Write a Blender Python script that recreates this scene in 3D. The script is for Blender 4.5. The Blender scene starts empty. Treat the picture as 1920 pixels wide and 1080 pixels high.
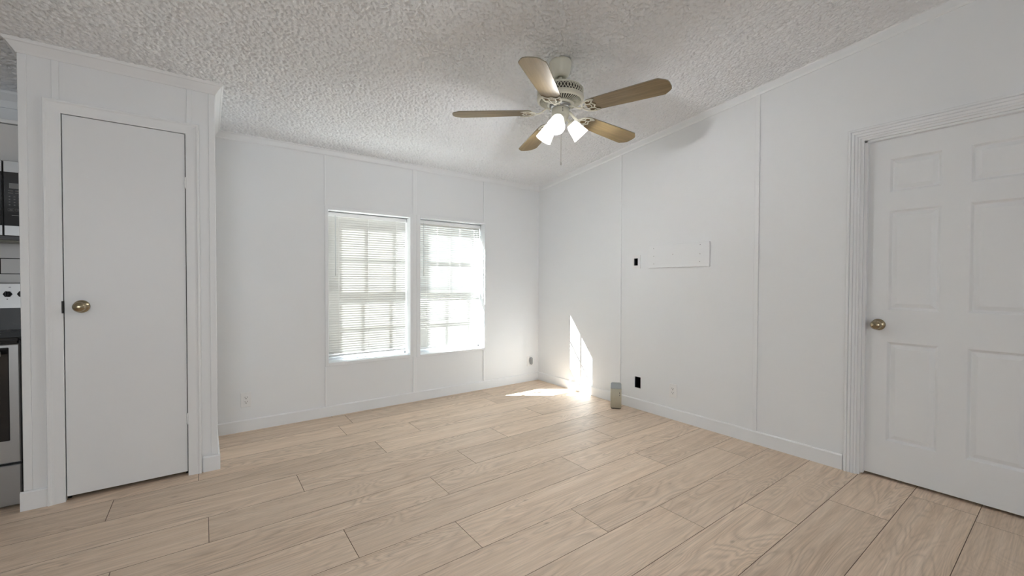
import bpy, math, random
from mathutils import Vector, Matrix

random.seed(7)
PI = math.pi
SC = bpy.context.scene
COL = SC.collection

# ------------------------------------------------------------------ camera
def make_camera():
    cd = bpy.data.cameras.new('camera')
    cd.sensor_width = 36.0
    cd.lens = 786.99 / 1920.0 * 36.0
    cd.clip_start = 0.02
    cam = bpy.data.objects.new('camera', cd)
    COL.objects.link(cam)
    p, y, r = math.radians(0.937), math.radians(36.284), math.radians(0.163)
    f = Vector((math.sin(y) * math.cos(p), math.cos(y) * math.cos(p), -math.sin(p)))
    r0 = Vector((math.cos(y), -math.sin(y), 0))
    u0 = r0.cross(f)
    R = math.cos(r) * r0 + math.sin(r) * u0
    U = -math.sin(r) * r0 + math.cos(r) * u0
    m = Matrix((R, U, -f)).transposed().to_4x4()
    m.translation = Vector((-3.234, -3.868, 1.18))
    cam.matrix_world = m
    SC.camera = cam
make_camera()

# ------------------------------------------------------------------ world, sun, lights, exposure
SKY_STRENGTH = 0.7
SUN_STRENGTH = 54.0
REAR_POWER = 42
FAN_POWER = 10.0
EXPOSURE = 0.38
SUN_DIR = Vector((1.42, -1.0, -1.31))

w = bpy.data.worlds.new('World')
SC.world = w
w.use_nodes = True
bg = w.node_tree.nodes['Background']
bg.inputs['Color'].default_value = (0.93, 0.97, 1.0, 1)
bg.inputs['Strength'].default_value = SKY_STRENGTH

def lamp(name, kind, loc, d, power, color=(1, 1, 1), **kw):
    l = bpy.data.lights.new(name, kind)
    l.energy = power
    l.color = color
    for k, v in kw.items():
        setattr(l, k, v)
    o = bpy.data.objects.new(name, l)
    COL.objects.link(o)
    o.location = loc
    if d is not None:
        o.rotation_euler = Vector(d).to_track_quat('-Z', 'Y').to_euler()
    return o

lamp('sun', 'SUN', (-6, 6, 8), SUN_DIR, SUN_STRENGTH, (0.935, 0.97, 1.0), angle=0.0035)
# added area fill lamp at an unseen, invented window opening behind the camera
for i, (cx, wd) in enumerate(((-4.6, 1.5),)):
    lamp('rear_fill_lamp', 'AREA', (cx, -7.45, 1.45), (0, 1, 0.0), REAR_POWER, (0.88, 0.95, 1.0),
         shape='RECTANGLE', size=wd, size_y=1.3)

vs = SC.view_settings
vs.view_transform = 'Standard'
vs.look = 'None'
vs.gamma = 1.0
vs.use_curve_mapping = False
vs.exposure = EXPOSURE
cy = SC.cycles
cy.use_denoising = True
cy.max_bounces = 14
cy.diffuse_bounces = 9
cy.transparent_max_bounces = 24
cy.transmission_bounces = 8
cy.caustics_reflective = False
cy.caustics_refractive = False
cy.sample_clamp_indirect = 25.0

# ------------------------------------------------------------------ materials
def mat(name, color, rough=0.5, metal=0.0, spec=0.5, bump=None, emit=None, var=None, coat=0.0):
    """bump = (scale, distance, strength); var = (scale, amount) gives a faint mottled colour"""
    m = bpy.data.materials.new(name)
    m.use_nodes = True
    nt = m.node_tree
    b = nt.nodes['Principled BSDF']
    b.inputs['Base Color'].default_value = (*color, 1)
    b.inputs['Roughness'].default_value = rough
    b.inputs['Metallic'].default_value = metal
    b.inputs['Specular IOR Level'].default_value = spec
    b.inputs['Coat Weight'].default_value = coat
    tc = nt.nodes.new('ShaderNodeTexCoord')
    if var:
        n = nt.nodes.new('ShaderNodeTexNoise')
        n.inputs['Scale'].default_value = var[0]
        n.inputs['Detail'].default_value = 4
        nt.links.new(tc.outputs['Object'], n.inputs['Vector'])
        r = nt.nodes.new('ShaderNodeMix')
        r.data_type = 'RGBA'
        r.inputs[6].default_value = (*[c * (1 - var[1]) for c in color], 1)
        r.inputs[7].default_value = (*[min(1, c * (1 + var[1])) for c in color], 1)
        nt.links.new(n.outputs['Fac'], r.inputs[0])
        nt.links.new(r.outputs[2], b.inputs['Base Color'])
    if bump:
        n = nt.nodes.new('ShaderNodeTexNoise')
        n.inputs['Scale'].default_value = bump[0]
        n.inputs['Detail'].default_value = 3
        nt.links.new(tc.outputs['Object'], n.inputs['Vector'])
        bp = nt.nodes.new('ShaderNodeBump')
        bp.inputs['Distance'].default_value = bump[1]
        bp.inputs['Strength'].default_value = bump[2]
        nt.links.new(n.outputs['Fac'], bp.inputs['Height'])
        nt.links.new(bp.outputs['Normal'], b.inputs['Normal'])
    if emit:
        b.inputs['Emission Color'].default_value = (*emit[0], 1)
        b.inputs['Emission Strength'].default_value = emit[1]
    return m

WHITE = (0.79, 0.805, 0.82)
M = {}
M['wall'] = mat('wall_paint', WHITE, 0.55, spec=0.35, bump=(60, 0.0006, 0.35), var=(3, 0.012))
M['trim'] = mat('trim_paint', (0.80, 0.815, 0.83), 0.42, spec=0.4, bump=(90, 0.0004, 0.25))
M['door'] = mat('door_paint', (0.785, 0.80, 0.815), 0.40, spec=0.4, bump=(120, 0.0003, 0.3))
M['dark'] = mat('gap_shade_black', (0.012, 0.012, 0.012), 0.9, spec=0.1)  # shade of the door gaps put into a black colour
M['hole_black'] = mat('hole_shade_black', (0.004, 0.004, 0.004), 0.9, spec=0.05)  # darkness inside the wall openings, put into the colour
M['plate'] = mat('white_plastic', (0.80, 0.80, 0.80), 0.35)
M['slot'] = mat('slot_black', (0.02, 0.02, 0.02), 0.6)
M['brass'] = mat('aged_brass', (0.36, 0.30, 0.20), 0.24, metal=1.0, var=(40, 0.2))
M['vinyl'] = mat('white_vinyl', (0.80, 0.82, 0.84), 0.4)
M['rail'] = mat('blind_rail', (0.82, 0.83, 0.83), 0.4)
M['cord'] = mat('blind_cord', (0.85, 0.85, 0.84), 0.7)
M['wand'] = mat('blind_wand', (0.62, 0.64, 0.65), 0.25)
M['fan_cream'] = mat('cream_enamel', (0.70, 0.685, 0.59), 0.35, spec=0.5)
M['fan_dark'] = mat('fan_shadow_metal', (0.07, 0.065, 0.055), 0.6)  # shade inside the fan vents is put into this colour
M['fan_steel'] = mat('fan_bearing_steel', (0.42, 0.43, 0.44), 0.35, metal=0.9)
M['chain'] = mat('chain_metal', (0.40, 0.39, 0.36), 0.4, metal=0.8)
M['shade'] = mat('lit_frosted_glass', (0.9, 0.9, 0.88), 0.5, emit=((1.0, 0.985, 0.95), 1.6))
M['bulb'] = mat('lit_bulb', (1, 1, 1), 0.5, emit=((1.0, 0.97, 0.92), 6.0))
M['steel'] = mat('brushed_steel', (0.34, 0.34, 0.34), 0.36, metal=0.85, bump=(200, 0.0002, 0.2))
M['steel_light'] = mat('pale_steel', (0.66, 0.66, 0.66), 0.35, metal=0.35)
M['black_glass'] = mat('black_glass', (0.010, 0.010, 0.011), 0.08, spec=0.5)
M['black'] = mat('black_enamel', (0.015, 0.015, 0.016), 0.35)
M['button'] = mat('button_print', (0.17, 0.17, 0.17), 0.5)
M['display'] = mat('display_grey', (0.16, 0.165, 0.165), 0.25)
M['tile'] = mat('white_tile', (0.72, 0.72, 0.72), 0.2, spec=0.5)
M['seam'] = mat('plank_seam', (0.22, 0.16, 0.115), 0.8)
M['grout'] = mat('dark_grout', (0.03, 0.03, 0.03), 0.9)
M['cabinet'] = mat('cabinet_paint', (0.62, 0.62, 0.62), 0.4)
M['filter'] = mat('filter_metal', (0.35, 0.34, 0.28), 0.4, metal=0.5)
M['router'] = mat('beige_plastic', (0.44, 0.405, 0.31), 0.45, var=(25, 0.06))
M['router_top'] = mat('grey_plastic', (0.34, 0.36, 0.365), 0.4)
M['rubber'] = mat('dark_rubber', (0.03, 0.028, 0.025), 0.8)
M['plug'] = mat('grey_plug', (0.30, 0.31, 0.32), 0.5)
M['roof'] = mat('outside_shell', (0.5, 0.5, 0.5), 0.9)
M['ground'] = mat('pale_concrete', (0.55, 0.53, 0.49), 0.9, var=(1.5, 0.1))
M['screw'] = mat('filled_screw_hole', (0.35, 0.35, 0.35), 0.6)

def glass_mat():
    m = bpy.data.materials.new('window_glass')
    m.use_nodes = True
    nt = m.node_tree
    nt.nodes.clear()
    o = nt.nodes.new('ShaderNodeOutputMaterial')
    t = nt.nodes.new('ShaderNodeBsdfTransparent')
    t.inputs['Color'].default_value = (0.95, 0.97, 0.96, 1)
    g = nt.nodes.new('ShaderNodeBsdfGlossy')
    g.inputs['Roughness'].default_value = 0.02
    mx = nt.nodes.new('ShaderNodeMixShader')
    mx.inputs[0].default_value = 0.06
    nt.links.new(t.outputs[0], mx.inputs[1])
    nt.links.new(g.outputs[0], mx.inputs[2])
    nt.links.new(mx.outputs[0], o.inputs['Surface'])
    return m
M['glass'] = glass_mat()

def slat_mat():
    m = bpy.data.materials.new('blind_slat_vinyl')
    m.use_nodes = True
    nt = m.node_tree
    nt.nodes.clear()
    o = nt.nodes.new('ShaderNodeOutputMaterial')
    d = nt.nodes.new('ShaderNodeBsdfDiffuse')
    d.inputs['Color'].default_value = (0.60, 0.60, 0.59, 1)
    t = nt.nodes.new('ShaderNodeBsdfTranslucent')
    t.inputs['Color'].default_value = (0.82, 0.79, 0.71, 1)
    mx = nt.nodes.new('ShaderNodeMixShader')
    mx.inputs[0].default_value = 0.050
    nt.links.new(d.outputs[0], mx.inputs[1])
    nt.links.new(t.outputs[0], mx.inputs[2])
    nt.links.new(mx.outputs[0], o.inputs['Surface'])
    return m
M['slat'] = slat_mat()

class NT:
    """tiny node helper"""
    def __init__(self, name):
        self.m = bpy.data.materials.new(name)
        self.m.use_nodes = True
        self.t = self.m.node_tree
        self.b = self.t.nodes['Principled BSDF']
    def n(self, kind, **kw):
        nd = self.t.nodes.new(kind)
        for k, v in kw.items():
            setattr(nd, k, v)
        return nd
    def l(self, a, b):
        self.t.links.new(a, b)
    def math(self, op, a, b=None, clamp=False):
        nd = self.n('ShaderNodeMath', operation=op, use_clamp=clamp)
        for i, v in enumerate((a, b)):
            if v is None:
                continue
            if hasattr(v, 'is_output'):
                self.l(v, nd.inputs[i])
            else:
                nd.inputs[i].default_value = v
        return nd.outputs[0]
    def noise(self, vec, scale, detail=3, rough=0.5, dist=0.0):
        nd = self.n('ShaderNodeTexNoise')
        nd.inputs['Scale'].default_value = scale
        nd.inputs['Detail'].default_value = detail
        nd.inputs['Roughness'].default_value = rough
        nd.inputs['Distortion'].default_value = dist
        self.l(vec, nd.inputs['Vector'])
        return nd.outputs['Fac']
    def ramp(self, fac, stops):
        nd = self.n('ShaderNodeValToRGB')
        e = nd.color_ramp.elements
        while len(e) < len(stops):
            e.new(0.5)
        for i, (p, c) in enumerate(stops):
            e[i].position = p
            e[i].color = (*c, 1) if len(c) == 3 else c
        self.l(fac, nd.inputs[0])
        return nd.outputs[0]
    def mix(self, fac, a, b, mode='MIX'):
        nd = self.n('ShaderNodeMix', data_type='RGBA', blend_type=mode)
        for i, v in ((0, fac), (6, a), (7, b)):
            if hasattr(v, 'is_output'):
                self.l(v, nd.inputs[i])
            elif i == 0:
                nd.inputs[0].default_value = v
            else:
                nd.inputs[i].default_value = (*v, 1)
        return nd.outputs[2]
    def bump(self, h, dist, strength):
        bp = self.n('ShaderNodeBump')
        bp.inputs['Distance'].default_value = dist
        bp.inputs['Strength'].default_value = strength
        self.l(h, bp.inputs['Height'])
        self.l(bp.outputs[0], self.b.inputs['Normal'])

def floor_mat():
    k = NT('oak_plank_floor')
    tc = k.n('ShaderNodeTexCoord')
    at = k.n('ShaderNodeAttribute', attribute_name='plank')
    sp = k.n('ShaderNodeSeparateColor')
    k.l(at.outputs['Color'], sp.inputs[0])
    off = k.n('ShaderNodeCombineXYZ')
    k.l(k.math('MULTIPLY', sp.outputs[0], 40.0), off.inputs[0])
    k.l(k.math('MULTIPLY', sp.outputs[1], 40.0), off.inputs[1])
    add = k.n('ShaderNodeVectorMath', operation='ADD')
    k.l(tc.outputs['Object'], add.inputs[0])
    k.l(off.outputs[0], add.inputs[1])
    def stretch(sx, sy):
        mp = k.n('ShaderNodeMapping')
        mp.inputs['Scale'].default_value = (sx, sy, 1)
        k.l(add.outputs[0], mp.inputs[0])
        return mp.outputs[0]
    rings = k.noise(stretch(0.9, 5.2), 1.25, 2.0, 0.5, 0.7)          # cathedral figure
    lines = k.math('PINGPONG', k.math('MULTIPLY', rings, 17.0), 0.5)
    lines = k.math('MULTIPLY', lines, 2.0)
    lines = k.math('POWER', lines, 1.8)
    zone = k.ramp(k.noise(stretch(0.6, 2.2), 1.1, 2), [(0.36, (0.12, 0.12, 0.12)), (0.56, (1, 1, 1))])
    fine = k.noise(stretch(2.2, 75.0), 2.0, 4, 0.65)                      # fibres
    streak = k.noise(stretch(0.55, 14.0), 1.6, 3, 0.55)
    base = k.ramp(streak, [(0.28, (0.64, 0.50, 0.38)), (0.50, (0.71, 0.57, 0.445)), (0.72, (0.77, 0.635, 0.51))])
    ringfac = k.math('MULTIPLY', k.math('MULTIPLY', lines, zone), 0.38)
    c = k.mix(ringfac, base, (0.30, 0.22, 0.16))
    fv = k.ramp(fine, [(0.25, (0.80, 0.79, 0.78)), (0.75, (1.15, 1.15, 1.15))])
    c = k.mix(1.0, c, fv, 'MULTIPLY')
    tone = k.n('ShaderNodeCombineColor')
    tv = k.math('ADD', k.math('MULTIPLY', sp.outputs[2], 0.16), 0.92)
    for i in range(3):
        k.l(tv, tone.inputs[i])
    c = k.mix(1.0, c, tone.outputs[0], 'MULTIPLY')
    vor = k.n('ShaderNodeTexVoronoi')                                      # a few small knots
    vor.inputs['Scale'].default_value = 1.0
    k.l(stretch(2.2, 5.0), vor.inputs['Vector'])
    kn = k.ramp(vor.outputs['Distance'], [(0.015, (1, 1, 1)), (0.055, (0, 0, 0))])
    knf = k.math('MULTIPLY', kn, 0.45)
    c = k.mix(knf, c, (0.17, 0.115, 0.08))
    k.l(c, k.b.inputs['Base Color'])
    k.l(k.math('ADD', k.math('MULTIPLY', fine, 0.12), 0.46), k.b.inputs['Roughness'])
    k.b.inputs['Specular IOR Level'].default_value = 0.17
    k.bump(fine, 0.0006, 0.25)
    return k.m
M['floor'] = floor_mat()

def ceiling_mat():
    k = NT('popcorn_ceiling')
    tc = k.n('ShaderNodeTexCoord')
    k.b.inputs['Base Color'].default_value = (0.82, 0.84, 0.865, 1)
    k.b.inputs['Roughness'].default_value = 0.95
    k.b.inputs['Specular IOR Level'].default_value = 0.1
    n1 = k.noise(tc.outputs['Object'], 75.0, 2.0, 0.6, 0.3)
    n2 = k.noise(tc.outputs['Object'], 170.0, 1.0)
    a = k.ramp(n1, [(0.36, (0, 0, 0)), (0.55, (1, 1, 1))])
    h = k.math('ADD', k.math('MULTIPLY', a, 0.8), k.math('MULTIPLY', n2, 0.35))
    k.bump(h, 0.003, 0.5)
    return k.m
M['ceiling'] = ceiling_mat()

def wood_mat(name, dark, mid, light):
    k = NT(name)
    tc = k.n('ShaderNodeTexCoord')
    mp = k.n('ShaderNodeMapping')
    mp.inputs['Scale'].default_value = (1.2, 16.0, 1.0)
    k.l(tc.outputs['Object'], mp.inputs[0])
    f = k.noise(mp.outputs[0], 3.0, 5, 0.6, 0.6)
    c = k.ramp(f, [(0.3, dark), (0.5, mid), (0.72, light)])
    k.l(c, k.b.inputs['Base Color'])
    k.b.inputs['Roughness'].default_value = 0.42
    k.b.inputs['Specular IOR Level'].default_value = 0.33
    return k.m
M['blade'] = wood_mat('oak_blade_laminate', (0.155, 0.104, 0.042), (0.205, 0.142, 0.062), (0.26, 0.186, 0.09))
M['blade_edge'] = mat('blade_edge', (0.30, 0.27, 0.20), 0.5)

# ------------------------------------------------------------------ mesh helpers
class MB:
    def __init__(self):
        self.v, self.f, self.mi, self.sm = [], [], [], []
    def add(self, vs, fs, mi=0, smooth=False):
        n = len(self.v)
        self.v += [Vector(p) for p in vs]
        for f in fs:
            self.f.append([i + n for i in f])
            self.mi.append(mi)
            self.sm.append(smooth)
        return self
    def box(self, a, b, mi=0, bev=0.0):
        x0, x1 = sorted((a[0], b[0])); y0, y1 = sorted((a[1], b[1])); z0, z1 = sorted((a[2], b[2]))
        if bev <= 0:
            vs = [(x, y, z) for z in (z0, z1) for y in (y0, y1) for x in (x0, x1)]
            fs = [(0, 2, 3, 1), (4, 5, 7, 6), (0, 1, 5, 4), (2, 6, 7, 3), (0, 4, 6, 2), (1, 3, 7, 5)]
            return self.add(vs, fs, mi)
        e = min(bev, (x1 - x0) / 2.01, (y1 - y0) / 2.01, (z1 - z0) / 2.01)
        vs, idx = [], {}
        for sx in (0, 1):
            for sy in (0, 1):
                for sz in (0, 1):
                    X, Y, Z = (x0, x1)[sx], (y0, y1)[sy], (z0, z1)[sz]
                    dx, dy, dz = (e, -e)[sx], (e, -e)[sy], (e, -e)[sz]
                    idx[sx, sy, sz, 0] = len(vs); vs.append((X, Y + dy, Z + dz))
                    idx[sx, sy, sz, 1] = len(vs); vs.append((X + dx, Y, Z + dz))
                    idx[sx, sy, sz, 2] = len(vs); vs.append((X + dx, Y + dy, Z))
        fs = []
        for s in (0, 1):
            fs.append([idx[s, a_, b_, 0] for a_, b_ in ((0, 0), (1, 0), (1, 1), (0, 1))])
            fs.append([idx[a_, s, b_, 1] for a_, b_ in ((0, 0), (1, 0), (1, 1), (0, 1))])
            fs.append([idx[a_, b_, s, 2] for a_, b_ in ((0, 0), (1, 0), (1, 1), (0, 1))])
        for a_ in (0, 1):
            for b_ in (0, 1):
                fs.append([idx[0, a_, b_, 1], idx[1, a_, b_, 1], idx[1, a_, b_, 2], idx[0, a_, b_, 2]])
                fs.append([idx[a_, 0, b_, 0], idx[a_, 1, b_, 0], idx[a_, 1, b_, 2], idx[a_, 0, b_, 2]])
                fs.append([idx[a_, b_, 0, 0], idx[a_, b_, 1, 0], idx[a_, b_, 1, 1], idx[a_, b_, 0, 1]])
        for k in [(a_, b_, c_) for a_ in (0, 1) for b_ in (0, 1) for c_ in (0, 1)]:
            fs.append([idx[(*k, 0)], idx[(*k, 1)], idx[(*k, 2)]])
        return self.add(vs, fs, mi)
    def lathe(self, prof, origin=(0, 0, 0), axis=(0, 0, 1), seg=32, mi=0, cap=True):
        """prof: list of (radius, height along the axis)"""
        ax = Vector(axis).normalized()
        q = Vector((0, 0, 1)).rotation_difference(ax)
        o = Vector(origin)
        vs, fs = [], []
        n = len(prof)
        for r, h in prof:
            for k in range(seg):
                a = 2 * PI * k / seg
                vs.append(o + q @ Vector((r * math.cos(a), r * math.sin(a), h)))
        for i in range(n - 1):
            for k in range(seg):
                k2 = (k + 1) % seg
                fs.append((i * seg + k, i * seg + k2, (i + 1) * seg + k2, (i + 1) * seg + k))
        self.add(vs, fs, mi, True)
        if cap:
            for i in (0, n - 1):
                if prof[i][0] > 1e-5:
                    self.add(vs[i * seg:(i + 1) * seg], [list(range(seg))], mi)
        return self
    def tube(self, pts, r, seg=8, mi=0, flat=1.0, closed=False):
        pts = [Vector(p) for p in pts]
        vs, fs = [], []
        n = len(pts)
        for i, p in enumerate(pts):
            if closed:
                t = pts[(i + 1) % n] - pts[i - 1]
            else:
                t = pts[min(i + 1, n - 1)] - pts[max(i - 1, 0)]
            t.normalize()
            up = Vector((0, 0, 1)) if abs(t.z) < 0.95 else Vector((1, 0, 0))
            s = t.cross(up).normalized()
            u = s.cross(t).normalized()
            for k in range(seg):
                a = 2 * PI * k / seg
                vs.append(p + s * (r * math.cos(a)) + u * (r * flat * math.sin(a)))
        for i in range(n if closed else n - 1):
            j = (i + 1) % n
            for k in range(seg):
                k2 = (k + 1) % seg
                fs.append((i * seg + k, i * seg + k2, j * seg + k2, j * seg + k))
        self.add(vs, fs, mi, True)
        if not closed:
            self.add(vs[:seg], [list(range(seg))], mi)
            self.add(vs[-seg:], [list(range(seg))], mi)
        return self
    def prism(self, poly, lo, hi, put, mi=0):
        """poly: 2-D outline; put(a, b, h) -> 3-D point"""
        n = len(poly)
        vs = [put(a, b, lo) for a, b in poly] + [put(a, b, hi) for a, b in poly]
        fs = [list(range(n))[::-1], list(range(n, 2 * n))]
        fs += [(i, (i + 1) % n, n + (i + 1) % n, n + i) for i in range(n)]
        return self.add(vs, fs, mi)

def build(name, mb, material, parent=None, at=None, recalc=True):
    """links the collected shapes as ONE mesh object; vertices are given in room coordinates"""
    o_ = Vector(at) if at is not None else Vector((0, 0, 0))
    me = bpy.data.meshes.new(name)
    base = o_
    me.from_pydata([p - base for p in mb.v], [], mb.f)
    mats = material if isinstance(material, (list, tuple)) else [material]
    for m in mats:
        me.materials.append(m)
    for p, i, s in zip(me.polygons, mb.mi, mb.sm):
        p.material_index = i
        p.use_smooth = s
    if recalc:
        import bmesh
        bm = bmesh.new()
        bm.from_mesh(me)
        bmesh.ops.remove_doubles(bm, verts=bm.verts, dist=1e-6)
        bmesh.ops.recalc_face_normals(bm, faces=bm.faces)
        bm.to_mesh(me)
        bm.free()
    me.update()
    o = bpy.data.objects.new(name, me)
    COL.objects.link(o)
    if parent is not None:
        o.parent = parent
        o.location = base - world_of(parent)
    else:
        o.location = base
    return o

def world_of(o):
    p = Vector(o.location)
    while o.parent is not None:
        o = o.parent
        p += Vector(o.location)
    return p

def tag(o, label, cat, group=None):
    o['label'] = label
    o['category'] = cat
    if group:
        o['group'] = group
    return o

def thing(name, label, cat, loc, group=None):
    o = bpy.data.objects.new(name, None)
    COL.objects.link(o)
    o.empty_display_size = 0.05
    o.location = loc
    return tag(o, label, cat, group)

def part(name, mb, m, parent, at=None, label=None):
    o = build(name, mb, m, parent, at if at is not None else world_of(parent))
    if label:
        o['label'] = label
    return o

def struct(name, mb, m, label=None, parent=None, at=None):
    o = build(name, mb, m, parent, at)
    if parent is None:
        o['kind'] = 'structure'
    if label:
        o['label'] = label
    return o

def copy_part(o, parent):
    c = o.copy()
    COL.objects.link(c)
    c.parent = parent
    for ch in o.children:
        d = ch.copy()
        COL.objects.link(d)
        d.parent = c
    return c

# ------------------------------------------------------------------ the room: sizes
RIDGE = -3.9
def ceil_z(y):
    return 2.31 - 0.1115 * y if y >= RIDGE else 2.31 - 0.1115 * RIDGE + 0.1115 * (y - RIDGE)
XL, YR = -6.6, -7.6                 # kitchen side wall, rear wall

def slab(mb, put, d0, d1, us, zs, holes, top=None, mi=0):
    """wall between depths d0 and d1, split on us x zs, with rectangular openings; put(u, d, z)"""
    us = sorted(set(us + [h[0] for h in holes] + [h[1] for h in holes]))
    zs = sorted(set(zs + [h[2] for h in holes] + [h[3] for h in holes]))
    nu, nz = len(us) - 1, len(zs) - 1
    def solid(i, j):
        if i < 0 or j < 0 or i >= nu or j >= nz:
            return False
        u, z = (us[i] + us[i + 1]) / 2, (zs[j] + zs[j + 1]) / 2
        return not any(h[0] < u < h[1] and h[2] < z < h[3] for h in holes)
    def Z(i, j):
        return top(us[i]) if (top and j == nz) else zs[j]
    for i in range(nu):
        for j in range(nz):
            if not solid(i, j):
                continue
            q = [(us[i], Z(i, j)), (us[i + 1], Z(i + 1, j)), (us[i + 1], Z(i + 1, j + 1)), (us[i], Z(i, j + 1))]
            for d in (d0, d1):
                mb.add([put(u, d, z) for u, z in q], [(0, 1, 2, 3)], mi)
            for (di, dj), (a, b) in (((0, -1), (0, 1)), ((1, 0), (1, 2)), ((0, 1), (2, 3)), ((-1, 0), (3, 0))):
                if not solid(i + di, j + dj):
                    mb.add([put(q[a][0], d0, q[a][1]), put(q[b][0], d0, q[b][1]),
                            put(q[b][0], d1, q[b][1]), put(q[a][0], d1, q[a][1])], [(0, 1, 2, 3)], mi)

PX = lambda u, d, z: (d, u, z)      # walls across x (u runs along y)
PY = lambda u, d, z: (u, d, z)      # walls across y (u runs along x)

# floor: oak planks running along the window wall, with real bevelled joints
def make_floor():
    W_, L_ = 0.2513, 1.402
    y_ref = -2.0595
    joints = {4: -2.23, 3: -2.789, 2: -1.822, 1: -2.146, 0: -1.307, -1: -0.847, -2: -1.708, -3: -1.31,
              -4: -0.913, -5: -0.512, -6: -0.09}
    mb = MB()
    cols = []
    x0, x1 = XL, 0.115
    k = 9
    def emit(a, b, c, d):
        g, dp = 0.0013, 0.0035
        vs = [(a + g, c + g, 0), (b - g, c + g, 0), (b - g, d - g, 0), (a + g, d - g, 0),
              (a, c, -dp), (b, c, -dp), (b, d, -dp), (a, d, -dp)]
        mb.add(vs, [(0, 1, 2, 3)])
        mb.add(vs, [(4, 5, 1, 0), (5, 6, 2, 1), (6, 7, 3, 2), (7, 4, 0, 3)], 1)
        col = (random.random(), random.random(), random.random(), 1)
        cols.extend([col] * 20)
    while True:
        ya, yb = y_ref + W_ * k, y_ref + W_ * (k + 1)        # ya < yb
        if yb < YR:
            break
        ya, yb = max(ya, YR), min(yb, 0.0)
        if yb - ya > 0.004:
            j = joints.get(k, random.uniform(-1.4, 0))
            while j > x0:
                j -= L_
            cuts = [x0]
            j += L_
            while j < x1:
                if j - cuts[-1] > 0.02:
                    cuts.append(j)
                j += L_
            cuts.append(x1)
            for a, b in zip(cuts, cuts[1:]):
                emit(a, b, ya, yb)
        k -= 1
    # underlay slab keeps the joints closed
    n_top = len(mb.f)
    mb.box((x0, YR, -0.06), (x1, 0, -0.0036), 1)
    cols.extend([(0.5, 0.5, 0.5, 1)] * 24)
    o = build('floor', mb, [M['floor'], M['seam']], recalc=False)
    at = o.data.color_attributes.new('plank', 'FLOAT_COLOR', 'CORNER')
    flat = [c for col in cols for c in col]
    at.data.foreach_set('color', flat)
    o['kind'] = 'structure'
    return o
make_floor()

# ceiling: two slopes meeting on a ridge behind the camera; sprayed popcorn relief modelled where it is in view
import numpy as np
def make_ceiling():
    mb = MB()
    def panel(x0, x1, ya, yb, lift=0.0):
        za, zb = ceil_z(ya) + lift, ceil_z(yb) + lift
        mb.prism([(ya, za), (yb, zb), (yb, zb + 0.08), (ya, za + 0.08)], x0, x1, lambda a, b, h: (h, a, b))
    panel(XL - 0.1, 0.1, 0.19, RIDGE, 0.001)
    panel(XL - 0.1, 0.1, RIDGE, YR - 0.1, 0.001)
    rng = np.random.default_rng(5)
    st = 0.0045
    x0, x1, y0, y1 = -4.35, 0.0, -3.88, 0.0
    nx, ny = int((x1 - x0) / st) + 1, int((y1 - y0) / st) + 1
    def smooth(a, n):
        for _ in range(n):
            a = (a + np.roll(a, 1, 0) + np.roll(a, -1, 0)) / 3.0
            a = (a + np.roll(a, 1, 1) + np.roll(a, -1, 1)) / 3.0
        return a / a.std()
    n1 = smooth(rng.standard_normal((ny, nx)), 1)
    n2 = smooth(rng.standard_normal((ny, nx)), 3)
    h = 1.0 * n1 + 0.30 * n2
    h = 1.0 / (1.0 + np.exp(-3.0 * (h + 0.70)))         # plateaus with pits between the grains
    h += 0.10 * n1
    X = np.linspace(x0, x1, nx)[None, :].repeat(ny, 0)
    Y = np.linspace(y0, y1, ny)[:, None].repeat(nx, 1)
    Z = 2.31 - 0.1115 * Y - POPCORN * np.clip(h, 0, 1.4)
    nv0 = len(mb.v)
    co = np.stack([X, Y, Z], -1).reshape(-1, 3)
    i = np.arange(nx * ny).reshape(ny, nx)
    q = np.stack([i[:-1, :-1], i[1:, :-1], i[1:, 1:], i[:-1, 1:]], -1).reshape(-1, 4)
    me = bpy.data.meshes.new('ceiling')
    base_v = np.array([tuple(p) for p in mb.v], dtype=np.float32)
    base_f = np.array(mb_quads(mb), dtype=np.int32)
    V = np.concatenate([base_v, co.astype(np.float32)])
    F = np.concatenate([base_f, (q + len(base_v)).astype(np.int32)])
    me.vertices.add(len(V)); me.vertices.foreach_set('co', V.ravel())
    me.loops.add(F.size); me.loops.foreach_set('vertex_index', F.ravel())
    me.polygons.add(len(F)); me.polygons.foreach_set('loop_start', np.arange(0, F.size, 4, dtype=np.int32))
    sm = np.ones(len(F), dtype=bool); sm[:len(base_f)] = False
    me.polygons.foreach_set('use_smooth', sm)
    me.update(calc_edges=True)
    me.validate()
    me.materials.append(M['ceiling'])
    o = bpy.data.objects.new('ceiling', me)
    COL.objects.link(o)
    o['kind'] = 'structure'
def mb_quads(mb):
    return [f for f in mb.f]
POPCORN = 0.0080
make_ceiling()

# window wall
W1 = (-2.366, -1.6205, 0.463, 1.793)
W2 = (-1.517, -0.766, 0.4525, 1.799)
mb = MB()
slab(mb, PY, 0.0, 0.19, [XL, 0.1], [0.0, 2.3], [W1, W2], top=lambda u: 2.31)
struct('wall_back', mb, M['wall'])

# right wall with the door opening and two small square holes for fittings
DOOR_Y = (-3.861, -3.068)
DOOR_TOP = 2.037
HOLE = (-1.467, -1.404, 0.194, 0.2965)
SWH = (-1.431, -1.387, 1.328, 1.394)
mb = MB()
slab(mb, PX, 0.0, 0.012, [YR, RIDGE, 0.0], [0.0, 2.2], [(DOOR_Y[0] - .018, DOOR_Y[1] + .018, 0.0, DOOR_TOP + .018), HOLE, SWH], top=ceil_z)
slab(mb, PX, 0.095, 0.105, [YR, RIDGE, 0.0], [0.0, 2.2], [(DOOR_Y[0] - .018, DOOR_Y[1] + .018, 0.0, DOOR_TOP + .018)], top=ceil_z)
struct('wall_right', mb, M['wall'])

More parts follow.
